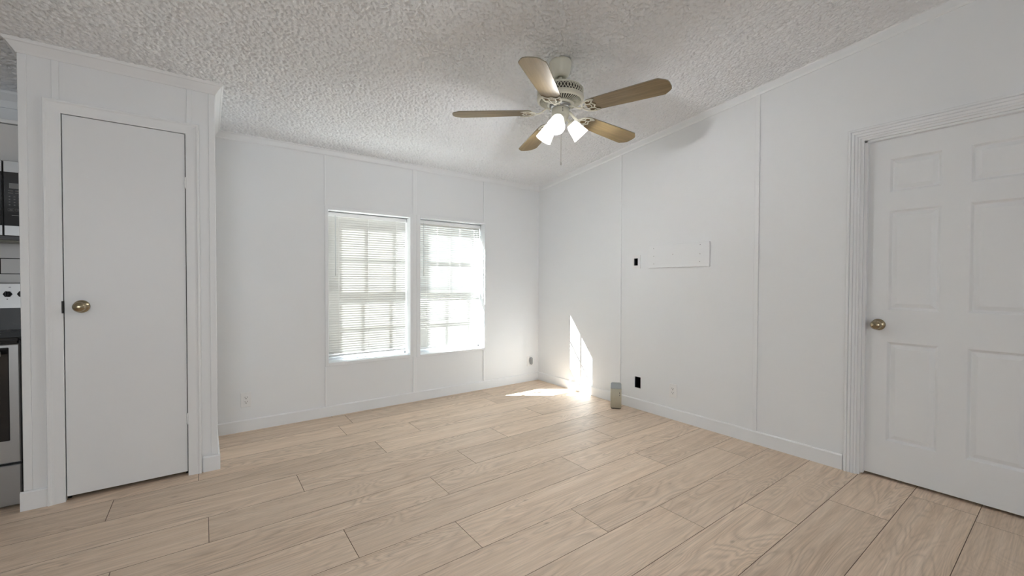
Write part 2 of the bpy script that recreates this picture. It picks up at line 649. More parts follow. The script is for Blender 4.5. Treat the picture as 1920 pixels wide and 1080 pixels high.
# rear wall (behind the camera) with an opening added for the fill lamp, and the kitchen side wall
mb = MB()
slab(mb, PY, YR - 0.1, YR, [XL, 0.1], [0.0, 2.2], [(-5.4, -3.8, 0.8, 2.1)], top=lambda u: ceil_z(YR))
struct('wall_rear', mb, M['wall'])
mb = MB()
slab(mb, PX, XL - 0.1, XL, [YR, RIDGE, 0.0], [0.0, 2.2], [], top=ceil_z)
struct('wall_left', mb, M['wall'])

# closet walls
CY = -0.676
CXL, CXR = -3.982, -3.1745
CD = (-3.8345, -3.316, 0.0, 2.0555)
mb = MB()
def ctop(u):
    return ceil_z(CY)
slab(mb, PY, CY, CY + 0.06, [CXL, CXR], [0.0, 2.3], [CD], top=ctop)
slab(mb, PX, CXR - 0.06, CXR, [CY + 0.06, 0.0], [0.0, 2.25], [], top=ceil_z)
slab(mb, PX, CXL, CXL + 0.06, [CY + 0.06, 0.0], [0.0, 2.25], [], top=ceil_z)
struct('wall_closet', mb, M['wall'])

# ------------------------------------------------------------------ trim
trim_n = [0]
def trim(mb, m='trim'):
    trim_n[0] += 1
    return struct('trim_%d' % trim_n[0], mb, M[m])

def base_profile(h=0.093, t=0.012):
    return [(0, 0), (t, 0), (t, h - 0.007), (t * 0.55, h), (0, h)]
mb = MB(); mb.prism(base_profile(0.091), -3.162, -0.0121, lambda a, b, h: (h, -a, b))
struct('baseboard_back', mb, M['trim'])
mb = MB(); mb.prism(base_profile(0.095), 0.0, -2.9855, lambda a, b, h: (-a, h, b))
struct('baseboard_right', mb, M['trim'])
mb = MB()
mb.prism(base_profile(0.0975, 0.013), -3.995, -3.897, lambda a, b, h: (h, CY - a, b))
mb.prism(base_profile(0.0935, 0.013), -3.2445, -3.159, lambda a, b, h: (h, CY - a, b))
mb.prism(base_profile(0.0935, 0.013), CY, 0.0, lambda a, b, h: (CXR + a + 0.002, h, b))
struct('baseboard_closet', mb, M['trim'])

# crown along the window wall and along the sloping top of the right wall
mb = MB(); mb.prism([(0, -0.052), (0.008, -0.052), (0.013, -0.044), (0.017, -0.012), (0.021, -0.006), (0.021, 0.004), (0, 0.004)],
                    -3.17, 0.0, lambda a, b, h: (h, -a, 2.306 + b))
mb.prism([(0, -0.09), (0.01, -0.09), (0.02, -0.05), (0.05, -0.012), (0.05, 0.006), (0, 0.004)],
         XL, -3.99, lambda a, b, h: (h, -a, 2.306 + b))
trim(mb)
mb = MB()
prof = [(0, -0.062), (0.007, -0.062), (0.013, -0.05), (0.016, -0.014), (0.022, -0.006), (0.022, 0.002), (0, 0.002)]
for ya, yb in ((-0.0, RIDGE), (RIDGE, YR)):
    n = len(prof)
    vs = [(-a, ya, ceil_z(ya) + b) for a, b in prof] + [(-a, yb, ceil_z(yb) + b) for a, b in prof]
    mb.add(vs, [list(range(n)), list(range(n, 2 * n))] + [(i, (i + 1) % n, n + (i + 1) % n, n + i) for i in range(n)])
trim(mb)

# crown round the closet: front run and two returns that follow the slope
mb = MB()
cp = [(0.0, -0.066), (0.006, -0.066), (0.012, -0.055), (0.034, -0.022), (0.040, -0.019), (0.046, -0.008), (0.046, 0.003), (0.0, 0.003)]
n = len(cp)
ring = []
zf = 2.3885
def run(pts):
    vs = [p for sec in pts for p in sec]
    fs = []
    for s in range(len(pts) - 1):
        fs += [(s * n + i, s * n + (i + 1) % n, (s + 1) * n + (i + 1) % n, (s + 1) * n + i) for i in range(n)]
    fs += [list(range(n)), list(range((len(pts) - 1) * n, len(pts) * n))]
    mb.add(vs, fs)
def sec_back(x, s):
    return [(x + s * a, -0.001, ceil_z(0) + b) for a, b in cp]
def sec_corner(x, s):
    return [(x + s * a, CY - a, zf + b) for a, b in cp]
run([sec_back(CXL, -1), sec_corner(CXL, -1), sec_corner(CXR, 1), sec_back(CXR, 1)])
trim(mb)

# closet corner mouldings and the two battens above the door casing
def bar(x0, x1, y0, y1, z0, z1, bev=0.002):
    m_ = MB(); m_.box((x0, y0, z0), (x1, y1, z1), 0, bev); return m_
trim(bar(CXL - 0.002, CXL + 0.030, CY - 0.005, CY, 0.0985, 2.322))
m_ = bar(CXR - 0.030, CXR + 0.003, CY - 0.005, CY, 0.0945, 2.322)
m_.box((CXR, CY, 0.0945), (CXR + 0.003, CY + 0.03, 2.322), 0, 0.001)
trim(m_)
trim(bar(-3.866, -3.838, CY - 0.006, CY, 2.108, 2.322))
trim(bar(-3.311, -3.287, CY - 0.006, CY, 2.108, 2.322))

# battens over the panel seams: window wall
for x0, x1, z0, z1 in ((-2.3975, -2.3865, 1.83, 2.254), (-2.3975, -2.3865, 0.0915, 0.434),
                       (-1.5945, -1.5555, 0.0915, 2.254), (-0.784, -0.770, 1.80, 2.254), (-0.784, -0.770, 0.0915, 0.452)):
    trim(bar(x0, x1, -0.008, 0.0, z0, z1, 0.0015))
# right wall
for y0, y1 in ((-1.2405, -1.2225), (-2.4765, -2.4465)):
    m_ = MB(); m_.box((-0.0095, y0, 0.0955), (0.0, y1, ceil_z((y0 + y1) / 2) - 0.061), 0, 0.0015)
    trim(m_)

def casing(prof, u0, u1, ztop, put, z0=0.0):
    """mitred three-sided casing; prof = (offset outwards from the opening, thickness)"""
    mbc = MB()
    n_ = len(prof)
    secs = [[put(u0 - a, t, z0) for a, t in prof],
            [put(u0 - a, t, ztop + a) for a, t in prof],
            [put(u1 + a, t, ztop + a) for a, t in prof],
            [put(u1 + a, t, z0) for a, t in prof]]
    vs = [p for s in secs for p in s]
    fs = []
    for s in range(3):
        fs += [(s * n_ + i, s * n_ + (i + 1) % n_, (s + 1) * n_ + (i + 1) % n_, (s + 1) * n_ + i) for i in range(n_)]
    fs += [list(range(n_)), list(range(3 * n_, 4 * n_))]
    mbc.add(vs, fs)
    return mbc

# ------------------------------------------------------------------ closet door (door_1)
pr = [(0, 0), (0, 0.009), (0.004, 0.0105), (0.040, 0.013), (0.048, 0.015), (0.054, 0.019), (0.062, 0.0195), (0.065, 0.017), (0.065, 0)]
d1 = MB()
LX0, LX1 = -3.8305, -3.3205
d1.box((LX0, CY, 0.024), (LX1, CY + 0.035, 2.0515), 0, 0.0015)
door1 = struct('door_1', d1, M['door'], 'flat white painted closet door with a brass knob', at=((LX0 + LX1) / 2, CY, 0.024))
cs = casing(pr, CD[0] + 0.001, CD[1] - 0.001, CD[3] - 0.002, lambda u, t, z: (u, CY - t, z))
struct('door_casing', cs, M['trim'], 'white mitred casing', parent=door1)
# jamb lining closes the joint; its black colour stands in for gap shade
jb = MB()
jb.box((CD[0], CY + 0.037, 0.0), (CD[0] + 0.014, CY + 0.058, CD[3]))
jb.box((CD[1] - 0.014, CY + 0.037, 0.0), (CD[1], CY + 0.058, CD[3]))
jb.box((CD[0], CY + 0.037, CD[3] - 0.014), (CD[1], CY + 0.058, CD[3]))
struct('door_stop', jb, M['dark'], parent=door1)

KNOB = [(0.0, 0.072), (0.006, 0.0735), (0.0085, 0.0725), (0.010, 0.070), (0.017, 0.0685), (0.0235, 0.063), (0.0275, 0.054),
        (0.0262, 0.046), (0.021, 0.040), (0.014, 0.036), (0.0125, 0.028), (0.013, 0.018), (0.020, 0.013), (0.030, 0.009), (0.034, 0.004), (0.034, 0.0)]
def knob(parent, p, ax):
    k_ = MB()
    k_.lathe(KNOB, p, ax, 40)
    return struct('door_knob', k_, M['brass'], 'aged brass round knob', parent=parent)
knob(door1, (-3.7655, CY, 1.037), (0, -1, 0))
lt = MB(); lt.box((-3.8385, CY - 0.0125, 1.004), (-3.8325, CY + 0.006, 1.068))
struct('latch_plate', lt, M['slot'], 'dark latch strike', parent=door1)
for zc in (1.762, 0.345):
    h = MB()
    h.lathe([(0.0052, -0.034), (0.0052, -0.013), (0.0047, -0.012), (0.0052, -0.011), (0.0052, 0.011), (0.0047, 0.012), (0.0052, 0.013), (0.0052, 0.034)],
            (-3.3195, CY - 0.0045, zc), (0, 0, 1), 14)
    h.box((-3.331, CY - 0.0015, zc - 0.033), (-3.3205, CY, zc + 0.033))
    struct('hinge', h, M['trim'], parent=door1)

# ------------------------------------------------------------------ six panel door in the right wall (door_2)
FX = 0.0437
DY0, DY1, DZ0, DZ1 = -3.846, -3.0715, 0.0175, 2.0335
cols_ = [(-3.397, -3.180), (-3.724, -3.507)]
rows_ = [(1.712, 1.908), (1.017, 1.604), (0.234, 0.826)]
dl = MB()
panels = [(a, b, c, d) for a, b in cols_ for c, d in rows_]
us = sorted({DY0, DY1} | {v for p in panels for v in p[:2]})
zs = sorted({DZ0, DZ1} | {v for p in panels for v in p[2:]})
for i in range(len(us) - 1):
    for j in range(len(zs) - 1):
        um, zm = (us[i] + us[i + 1]) / 2, (zs[j] + zs[j + 1]) / 2
        if any(p[0] < um < p[1] and p[2] < zm < p[3] for p in panels):
            continue
        dl.add([(FX, us[i], zs[j]), (FX, us[i + 1], zs[j]), (FX, us[i + 1], zs[j + 1]), (FX, us[i], zs[j + 1])], [(0, 1, 2, 3)])
for a, b, c, d in panels:
    loops = []
    for ins, dep in ((0, 0), (0.002, 0.001), (0.011, 0.0105), (0.0135, 0.0120), (0.016, 0.0120), (0.036, 0.0035), (0.038, 0.0030)):
        loops.append([(FX + dep, a + ins, c + ins), (FX + dep, b - ins, c + ins), (FX + dep, b - ins, d - ins), (FX + dep, a + ins, d - ins)])
    vs = [p for l in loops for p in l]
    fs = []
    for s in range(len(loops) - 1):
        fs += [(s * 4 + i, s * 4 + (i + 1) % 4, (s + 1) * 4 + (i + 1) % 4, (s + 1) * 4 + i) for i in range(4)]
    fs.append([(len(loops) - 1) * 4 + i for i in range(4)])
    dl.add(vs, fs)
bx = FX + 0.035
dl.add([(FX, DY0, DZ0), (FX, DY1, DZ0), (FX, DY1, DZ1), (FX, DY0, DZ1), (bx, DY0, DZ0), (bx, DY1, DZ0), (bx, DY1, DZ1), (bx, DY0, DZ1)],
       [(4, 5, 6, 7), (0, 1, 5, 4), (1, 2, 6, 5), (2, 3, 7, 6), (3, 0, 4, 7)])
door2 = struct('door_2', dl, M['door'], 'white six panel door with a brass knob at its left edge', at=(FX, (DY0 + DY1) / 2, DZ0))
jb = MB()
J = 0.018
jb.box((0.0, DOOR_Y[1], 0.0), (0.105, DOOR_Y[1] + J, DOOR_TOP + J))
jb.box((0.0, DOOR_Y[0] - J, 0.0), (0.105, DOOR_Y[0], DOOR_TOP + J))
jb.box((0.0, DOOR_Y[0], DOOR_TOP), (0.105, DOOR_Y[1], DOOR_TOP + J))
ST = 0.0125
jb.box((0.012, DOOR_Y[1] - ST - 0.003, 0.012), (FX - 0.001, DOOR_Y[1], DOOR_TOP), 0, 0.001)
jb.box((0.012, DOOR_Y[0], 0.012), (FX - 0.001, DOOR_Y[0] + ST, DOOR_TOP), 0, 0.001)
jb.box((0.012, DOOR_Y[0], DOOR_TOP - ST), (FX - 0.001, DOOR_Y[1], DOOR_TOP), 0, 0.001)
struct('door_jamb', jb, M['trim'], parent=door2)
fl = [(0, 0), (0, 0.007), (0.003, 0.011), (0.010, 0.0115), (0.0125, 0.0070), (0.016, 0.012), (0.026, 0.0145), (0.0285, 0.0085), (0.032, 0.015),
      (0.043, 0.0165), (0.0455, 0.0100), (0.049, 0.018), (0.056, 0.0185), (0.0605, 0.0165), (0.0625, 0.011), (0.0625, 0)]
cs = casing([(a, t) for a, t in fl], DOOR_Y[0] - 0.012, DOOR_Y[1] + 0.014, DOOR_TOP + 0.013, lambda u, t, z: (-t, u, z))
struct('door_casing', cs, M['trim'], 'white fluted casing', parent=door2)
knob(door2, (FX, -3.1385, 0.925), (-1, 0, 0))
bk = MB(); bk.box((0.106, DOOR_Y[0] - 0.05, 0.0), (0.112, DOOR_Y[1] + 0.05, DOOR_TOP + 0.05))
struct('door_backing', bk, M['dark'], parent=door2)  # black sheet behind the leaf; shade of the gaps is in its colour

# ------------------------------------------------------------------ windows
def make_window(name, O, muntins, label):
    x0, x1, z0, z1 = O
    fr = MB()
    ya, yb = 0.122, 0.19
    f = 0.012
    for a, b in (((x0, ya, z0), (x0 + f, yb, z1)), ((x1 - f, ya, z0), (x1, yb, z1)),
                 ((x0, ya, z0), (x1, yb, z0 + 0.022)), ((x0, ya, z1 - 0.030), (x1, yb, z1))):
        fr.box(a, b)
    root = struct(name, fr, M['vinyl'], label)
    gx0, gx1 = x0 + 0.030, x1 - 0.030
    for yc, za, zb, ra, rb, zm in ((0.145, z0 + 0.022, 1.114, 0.028, 0.045, 0.782), (0.168, 1.069, z1 - 0.030, 0.045, 0.018, 1.449)):
        s = MB()
        t = 0.010
        s.box((x0 + f, yc - t, za), (gx0, yc + t, zb)); s.box((gx1, yc - t, za), (x1 - f, yc + t, zb))
        s.box((gx0, yc - t, za), (gx1, yc + t, za + ra)); s.box((gx0, yc - t, zb - rb), (gx1, yc + t, zb))
        sash = struct('sash', s, M['vinyl'], parent=root)
        g = MB()
        for xm in muntins:
            g.box((xm - 0.008, yc - 0.006, za + ra), (xm + 0.008, yc + 0.006, zb - rb))
        g.box((gx0, yc - 0.0055, zm - 0.008), (gx1, yc + 0.0055, zm + 0.008))
        struct('muntin_grid', g, M['vinyl'], parent=sash)
        p = MB(); p.box((gx0 - 0.003, yc - 0.0015, za + ra - 0.003), (gx1 + 0.003, yc + 0.0015, zb - rb + 0.003))
        struct('glass_pane', p, M['glass'], parent=sash)
    return root
win1 = make_window('window_1', W1, (-2.106, -1.839), 'left double hung window with a white grid')
win2 = make_window('window_2', W2, (-1.241, -0.975), 'right double hung window with a white grid')
# flat narrow casings on the room side
def win_casing(root, O, left, right, top, bottom):
    x0, x1, z0, z1 = O
    c = MB()
    t = 0.009
    if left: c.box((x0 - left, -t, z0 - bottom), (x0, 0, z1 + top), 0, 0.002)
    if right: c.box((x1, -t, z0 - bottom), (x1 + right, 0, z1 + top), 0, 0.002)
    if top: c.box((x0, -t, z1), (x1, 0, z1 + top), 0, 0.002)
    c.box((x0, -t, z0 - bottom), (x1, 0, z0), 0, 0.002)
    struct('window_casing', c, M['trim'], parent=root)
win_casing(win1, W1, 0.028, 0.0255, 0.028, 0.028)
win_casing(win2, W2, 0.0375, 0.004, 0.026, 0.024)

# ------------------------------------------------------------------ mini blinds
def make_blind(O, tilt, sag, label, wand_x):
    x0, x1, z0, z1 = O[0] + 0.006, O[1] - 0.006, O[2], O[3]
    yc = 0.098
    root = thing('mini_blind', label, 'window blind', ((x0 + x1) / 2, yc, z0 + 0.03), 'white mini blinds in the two windows')
    hr = MB()
    hr.box((x0, yc - 0.020, z1 - 0.043), (x1, yc + 0.020, z1 - 0.007), 0, 0.003)
    part('headrail', hr, M['rail'], root)
    br = MB()
    zb = z0 + 0.045
    br.box((x0, yc - 0.012, zb - 0.008), (x1, yc + 0.012, zb + 0.008), 0, 0.004)
    part('bottom_rail', br, M['rail'], root)
    sl = MB()
    w2 = 0.0125
    z = z1 - 0.052
    ct, st = math.cos(tilt), math.sin(tilt)
    while z > zb + 0.016:
        prof = []
        for k in range(5):
            a = -1 + k * 0.5
            s, h = a * w2, sag * (1 - a * a)
            prof.append((yc + s * ct + h * st, z + s * st + h * ct))
        vs = [(x0 + 0.001, y, zz) for y, zz in prof] + [(x1 - 0.001, y, zz) for y, zz in prof]
        sl.add(vs, [(i, i + 1, 6 + i, 5 + i) for i in range(4)], 0, True)
        z -= 0.0212
    o = build('slats', sl, M['slat'], root, world_of(root), recalc=False)
    cd = MB()
    for f in (0.14, 0.5, 0.86):
        xx = x0 + (x1 - x0) * f
        for yy in (yc - 0.0125, yc + 0.0125):
            cd.tube([(xx, yy, zb), (xx, yy, z1 - 0.03)], 0.0009, 6)
    part('ladder_cords', cd, M['cord'], root)
    wd = MB()
    yw = yc - 0.027
    wd.tube([(wand_x, yw + 0.006, z1 - 0.035), (wand_x, yw, z1 - 0.060), (wand_x, yw, 1.225)], 0.0036, 8)
    part('tilt_wand', wd, M['wand'], root, label='thin clear grey wand')
    return root
make_blind(W1, math.radians(-71), -0.0012, 'white mini blind closed over the left window, with a tilt wand', -2.289)
make_blind(W2, math.radians(49.4), 0.0006, 'white mini blind tilted open in the right window, nearest the corner', -1.447)

# ------------------------------------------------------------------ ceiling fan
FC = Vector((-1.462, -1.95, ceil_z(-1.95)))
fan = thing('ceiling_fan', 'five blade ceiling fan with oak blades and three lit glass shades', 'ceiling fan', FC)
fx, fy = FC.x, FC.y
AX = (fx, fy, 0)
c = MB()
c.lathe([(0.066, 2.526), (0.068, 2.512), (0.0665, 2.492), (0.059, 2.460), (0.050, 2.438), (0.040, 2.429), (0.024, 2.427), (0.0235, 2.435)], AX, seg=40)
part('canopy', c, M['fan_cream'], fan)
c = MB()
c.lathe([(0.013, 2.44), (0.013, 2.388), (0.019, 2.385), (0.021, 2.375), (0.021, 2.366)], AX, seg=24)
part('downrod', c, M['fan_cream'], fan)
c = MB()
c.lathe([(0.020, 2.374), (0.060, 2.373), (0.105, 2.369), (0.128, 2.360), (0.137, 2.351), (0.138, 2.346), (0.126, 2.346)], AX, seg=64, cap=False)
c.lathe([(0.127, 2.309), (0.141, 2.307), (0.144, 2.301), (0.143, 2.291), (0.138, 2.284), (0.128, 2.278), (0.126, 2.282)], AX, seg=64, cap=False)
c.lathe([(0.082, 2.270), (0.084, 2.264), (0.070, 2.258), (0.050, 2.258)], AX, seg=48, cap=False)
for k in range(44):
    a = 2 * PI * k / 44
    r_ = 0.1385
    for s_ in (0.5, -0.5):
        for za, sg in ((2.3085, -s_), (2.347, s_)):
            a2 = a + sg * 2 * PI / 44
            c.tube([(fx + r_ * math.cos(a), fy + r_ * math.sin(a), 2.3278), (fx + r_ * math.cos(a2), fy + r_ * math.sin(a2), za)], 0.0022, 6)
for k in range(50):
    a = 2 * PI * k / 50
    c.tube([(fx + 0.127 * math.cos(a), fy + 0.127 * math.sin(a), 2.2800), (fx + 0.082 * math.cos(a), fy + 0.082 * math.sin(a), 2.267)], 0.0030, 6)
part('motor_housing', c, M['fan_cream'], fan)
c = MB()
c.lathe([(0.030, 2.362), (0.131, 2.352), (0.132, 2.304), (0.126, 2.288), (0.080, 2.277), (0.050, 2.270)], AX, seg=48)
part('motor_core', c, M['fan_dark'], fan, label='motor core coloured dark for shade behind the vents')
c = MB()
c.lathe([(0.066, 2.262), (0.066, 2.245), (0.058, 2.238), (0.040, 2.236)], AX, seg=40)
part('flywheel', c, M['fan_steel'], fan)
c = MB()
c.lathe([(0.050, 2.240), (0.053, 2.236), (0.053, 2.196), (0.050, 2.190), (0.044, 2.186), (0.040, 2.170), (0.030, 2.156), (0.014, 2.148), (0.006, 2.138), (0.0, 2.136)], AX, seg=40)
sw = part('switch_housing', c, M['fan_cream'], fan)
c = MB()
caz = math.radians(243)
for k in range(3):
    c.lathe([(0.0026, 0), (0.0026, 0.0012)], (fx + 0.0528 * math.cos(caz), fy + 0.0528 * math.sin(caz), 2.226 - 0.010 * k), (math.cos(caz), math.sin(caz), 0), 10)
build('vent_holes', c, M['slot'], sw, world_of(sw))

# blades and blade irons, built along +x and copied round
AZ0 = math.radians(-73.4)
PITCH = math.radians(9.5)
BZ = 2.214 - FC.z
def blade_mesh():
    r0, r1 = 0.178, 0.662
    up = []
    for r_, h in ((r0, 0.030), (r0 + 0.006, 0.044), (r0 + 0.02, 0.053), (r0 + 0.06, 0.0575), (0.42, 0.0655), (0.600, 0.0715), (0.616, 0.0705), (0.648, 0.047), (0.657, 0.036), (0.6615, 0.018)):
        up.append((r_, h))
    poly = up + [(a, -b) for a, b in reversed(up)]
    m_ = MB()
    t = 0.0055
    n_ = len(poly)
    m_.add([(a, b, 0) for a, b in poly], [list(range(n_))], 0)
    m_.add([(a, b, t) for a, b in poly], [list(range(n_))], 0)
    vs = [(a, b, 0) for a, b in poly] + [(a, b, t) for a, b in poly]
    m_.add(vs, [(i, (i + 1) % n_, n_ + (i + 1) % n_, n_ + i) for i in range(n_)], 1)
    return m_
def iron_mesh():
    m_ = MB()
    zb = -0.004
    m_.tube([(0.058, 0, 0.028), (0.085, 0, 0.026), (0.112, 0, 0.006), (0.135, 0, -0.004), (0.160, 0, zb)], 0.0105, 10, 0, 0.42)
    def strip(pts, r=0.0055):
        m_.tube([(a, b, zb) for a, b in pts], r, 8, 0, 0.5)
    for s in (1, -1):
        strip([(0.152, s * 0.004), (0.160, s * 0.026), (0.176, s * 0.044), (0.200, s * 0.053), (0.226, s * 0.054), (0.243, s * 0.049)], 0.0062)
        strip([(0.243, s * 0.049), (0.228, s * 0.040), (0.220, s * 0.026), (0.224, s * 0.012), (0.234, 0)], 0.0042)
        strip([(0.168, s * 0.012), (0.186, s * 0.020), (0.205, s * 0.018), (0.220, s * 0.026)], 0.0042)
        strip([(0.186, s * 0.020), (0.184, s * 0.046)], 0.0036)
        m_.lathe([(0.005, 0.0), (0.005, -0.003), (0.003, -0.0042), (0.0, -0.0044)], (0.214, s * 0.047, zb), (0, 0, 1), 10)
    strip([(0.150, 0), (0.168, 0.012), (0.168, -0.012), (0.150, 0)], 0.0040)
    strip([(0.205, 0.018), (0.212, 0.0), (0.205, -0.018)], 0.0036)
    m_.lathe([(0.005, 0.0), (0.005, -0.003), (0.003, -0.0042), (0.0, -0.0044)], (0.232, 0, zb), (0, 0, 1), 10)
    return m_
bmesh0 = blade_mesh()
blade0 = build('blade', bmesh0, [M['blade'], M['blade_edge']])
iron0 = build('blade_iron', iron_mesh(), M['fan_cream'])
tilt_n = Vector((0.030, 0.020, 1)).normalized()
TILT = Vector((0, 0, 1)).rotation_difference(tilt_n).to_matrix().to_4x4()
for k in range(5):
    a = AZ0 + k * 2 * PI / 5
    b_, i_ = (blade0, iron0) if k == 0 else (blade0.copy(), iron0.copy())
    if k:
        COL.objects.link(b_); COL.objects.link(i_)
    b_.parent = fan
    i_.parent = fan
    mx = Matrix.Translation((0, 0, BZ)) @ TILT @ Matrix.Rotation(a, 4, 'Z')
    tw = Matrix.Rotation(math.radians(1.6), 4, 'Y') @ Matrix.Rotation(-PITCH, 4, 'X')
    b_.matrix_basis = mx @ tw
    i_.matrix_basis = mx @ tw

# light kit: arms, holders, frosted glass shades
SHADE = [(0.024, 0.0), (0.030, 0.004), (0.036, 0.018), (0.041, 0.040), (0.045, 0.062), (0.049, 0.084), (0.053, 0.103), (0.0515, 0.103),
         (0.047, 0.084), (0.043, 0.062), (0.039, 0.040), (0.034, 0.018), (0.026, 0.006)]
for k, az in enumerate((-23, 97, 217)):
    a = math.radians(az)
    dr = Vector((math.cos(a), math.sin(a), 0))
    ax = (dr * 0.70 + Vector((0, 0, -0.72))).normalized()
    p0 = Vector((fx, fy, 2.184)) + dr * 0.034
    p1 = Vector((fx, fy, 2.173)) + dr * 0.052
    neck = Vector((fx, fy, 2.160)) + dr * 0.064
    c = MB()
    c.tube([p0, p1, neck], 0.0085, 10)
    c.lathe([(0.012, -0.006), (0.024, -0.002), (0.029, 0.004), (0.030, 0.016), (0.0265, 0.016), (0.0265, 0.006), (0.0, 0.004)], neck, ax, 28)
    hd = part('lamp_holder', c, M['fan_cream'], fan)
    s = MB()
    s.lathe(SHADE, neck + ax * 0.006, ax, 36, cap=False)
    sh = build('lamp_shade', s, M['shade'], hd, world_of(hd))
    sh['label'] = 'lit frosted glass shade'
    lb = MB()
    lb.lathe([(0.0, 0.078), (0.012, 0.076), (0.019, 0.068), (0.021, 0.058), (0.018, 0.046), (0.012, 0.034), (0.011, 0.012), (0.0, 0.012)], neck, ax, 20)
    build('light_bulb', lb, M['bulb'], hd, world_of(hd))
    lamp('fan_lamp', 'POINT', neck + ax * 0.094, None, FAN_POWER, (0.93, 0.965, 1.0), shadow_soft_size=0.02)
c = MB()
c.tube([(fx + 0.004, fy - 0.004, 2.140), (fx + 0.004, fy - 0.004, 1.916)], 0.0013, 6)
c.lathe([(0.0, 1.892), (0.0025, 1.894), (0.0034, 1.902), (0.0025, 1.912), (0.0014, 1.917)], (fx + 0.004, fy - 0.004, 0), (0, 0, 1), 12)
part('pull_chain', c, M['chain'], fan)

# ------------------------------------------------------------------ outlets, switch plate, hole, board, router
def outlet(name, label, put, uc, zc, thick=0.006, group='duplex wall outlets', w_=0.070, h_=0.115):
    """put(u, depth off the wall, z)"""
    root = thing(name, label, 'outlet', put(uc, 0, zc), group)
    def pbox(m_, u0, u1, d0, d1, z0, z1, bev=0.0):
        a, b = put(u0, d0, z0), put(u1, d1, z1)
        m_.box(a, b, 0, bev)
    p = MB(); pbox(p, uc - w_ / 2, uc + w_ / 2, 0.0, thick, zc - h_ / 2, zc + h_ / 2, 0.0025)
    part('cover_plate', p, M['plate'], root)
    f = MB(); pbox(f, uc - 0.017, uc + 0.017, thick, thick + 0.002, zc - 0.034, zc + 0.034, 0.0015)
    face = part('receptacle', f, M['plate'], root)
    s = MB()
    d0, d1 = thick + 0.0019, thick + 0.0026
    for zz in (zc + 0.018, zc - 0.016):
        pbox(s, uc - 0.0085, uc - 0.0062, d0, d1, zz - 0.001, zz + 0.0075)
        pbox(s, uc + 0.0062, uc + 0.0085, d0, d1, zz - 0.001, zz + 0.0075)
        pbox(s, uc - 0.0028, uc + 0.0028, d0, d1, zz - 0.011, zz - 0.0055)
    build('slots', s, M['slot'], face, world_of(face))
    return root
put_back = lambda u, d, z: (u, -d, z)
put_right = lambda u, d, z: (-d, u, z)
outlet('wall_outlet', 'white outlet low on the window wall beside the closet', put_back, -2.975, 0.246, 0.008)
outlet('wall_outlet', 'white thick outlet on the right wall, right of the black hole', put_right, -1.8035, 0.2465, 0.010)
# corner socket with a grey plug-in device
root = thing('wall_outlet', 'white outlet in the far corner with a grey plug in it', 'outlet', (-0.124, 0, 0.236), 'duplex wall outlets')
p = MB(); p.box((-0.176, -0.006, 0.178), (-0.074, 0.0, 0.294), 0, 0.0025)
part('cover_plate', p, M['plate'], root)
p = MB(); p.box((-0.143, -0.040, 0.196), (-0.108, -0.006, 0.282), 0, 0.012)
part('plug', p, M['plug'], root, label='grey rounded plug')

root = thing('switch_plate', 'white switch plate with a black rectangular opening beside the board', 'switch plate', (0, -1.4145, 1.361))
p = MB()
slab(p, PX, -0.006, 0.0, [-1.4565, -1.3725], [1.299, 1.423], [SWH])
part('cover_plate', p, M['plate'], root)
p = MB()
a, b, c_, d = SWH
p.add([(0.0, a, c_), (0.0, b, c_), (0.0, b, d), (0.0, a, d), (0.045, a, c_), (0.045, b, c_), (0.045, b, d), (0.045, a, d)],
      [(4, 5, 6, 7), (0, 1, 5, 4), (1, 2, 6, 5), (2, 3, 7, 6), (3, 0, 4, 7)])
part('box_recess', p, M['hole_black'], root, label='black opening')  # shade of the opening is painted on its liner

p = MB()
a, b, c_, d = HOLE
p.add([(0.0, a, c_), (0.0, b, c_), (0.0, b, d), (0.0, a, d), (0.06, a, c_), (0.06, b, c_), (0.06, b, d), (0.06, a, d)],
      [(4, 5, 6, 7), (0, 1, 5, 4), (1, 2, 6, 5), (2, 3, 7, 6), (3, 0, 4, 7)])
o = build('wall_hole', p, M['hole_black'], None, (0.03, (a + b) / 2, c_))
tag(o, 'hole in the right wall behind the beige router, its shade coloured black', 'wall hole')  # liner of a plain hole, coloured black in place of shade

root = thing('mounting_board', 'white painted wooden board fixed at eye height on the right wall', 'board', (0, -1.834, 1.30))
p = MB(); p.box((-0.017, -2.1155, 1.301), (0.0, -1.553, 1.500), 0, 0.0015)
part('board_panel', p, M['trim'], root)
for y, z in ((-1.607, 1.472), (-1.609, 1.405), (-1.610, 1.336), (-1.795, 1.412), (-2.038, 1.405), (-2.036, 1.342), (-2.040, 1.478)):
    s = MB(); s.lathe([(0.0035, 0.0), (0.0032, 0.0006)], (-0.017, y, z), (-1, 0, 0), 10)
    part('screw', s, M['screw'], root)

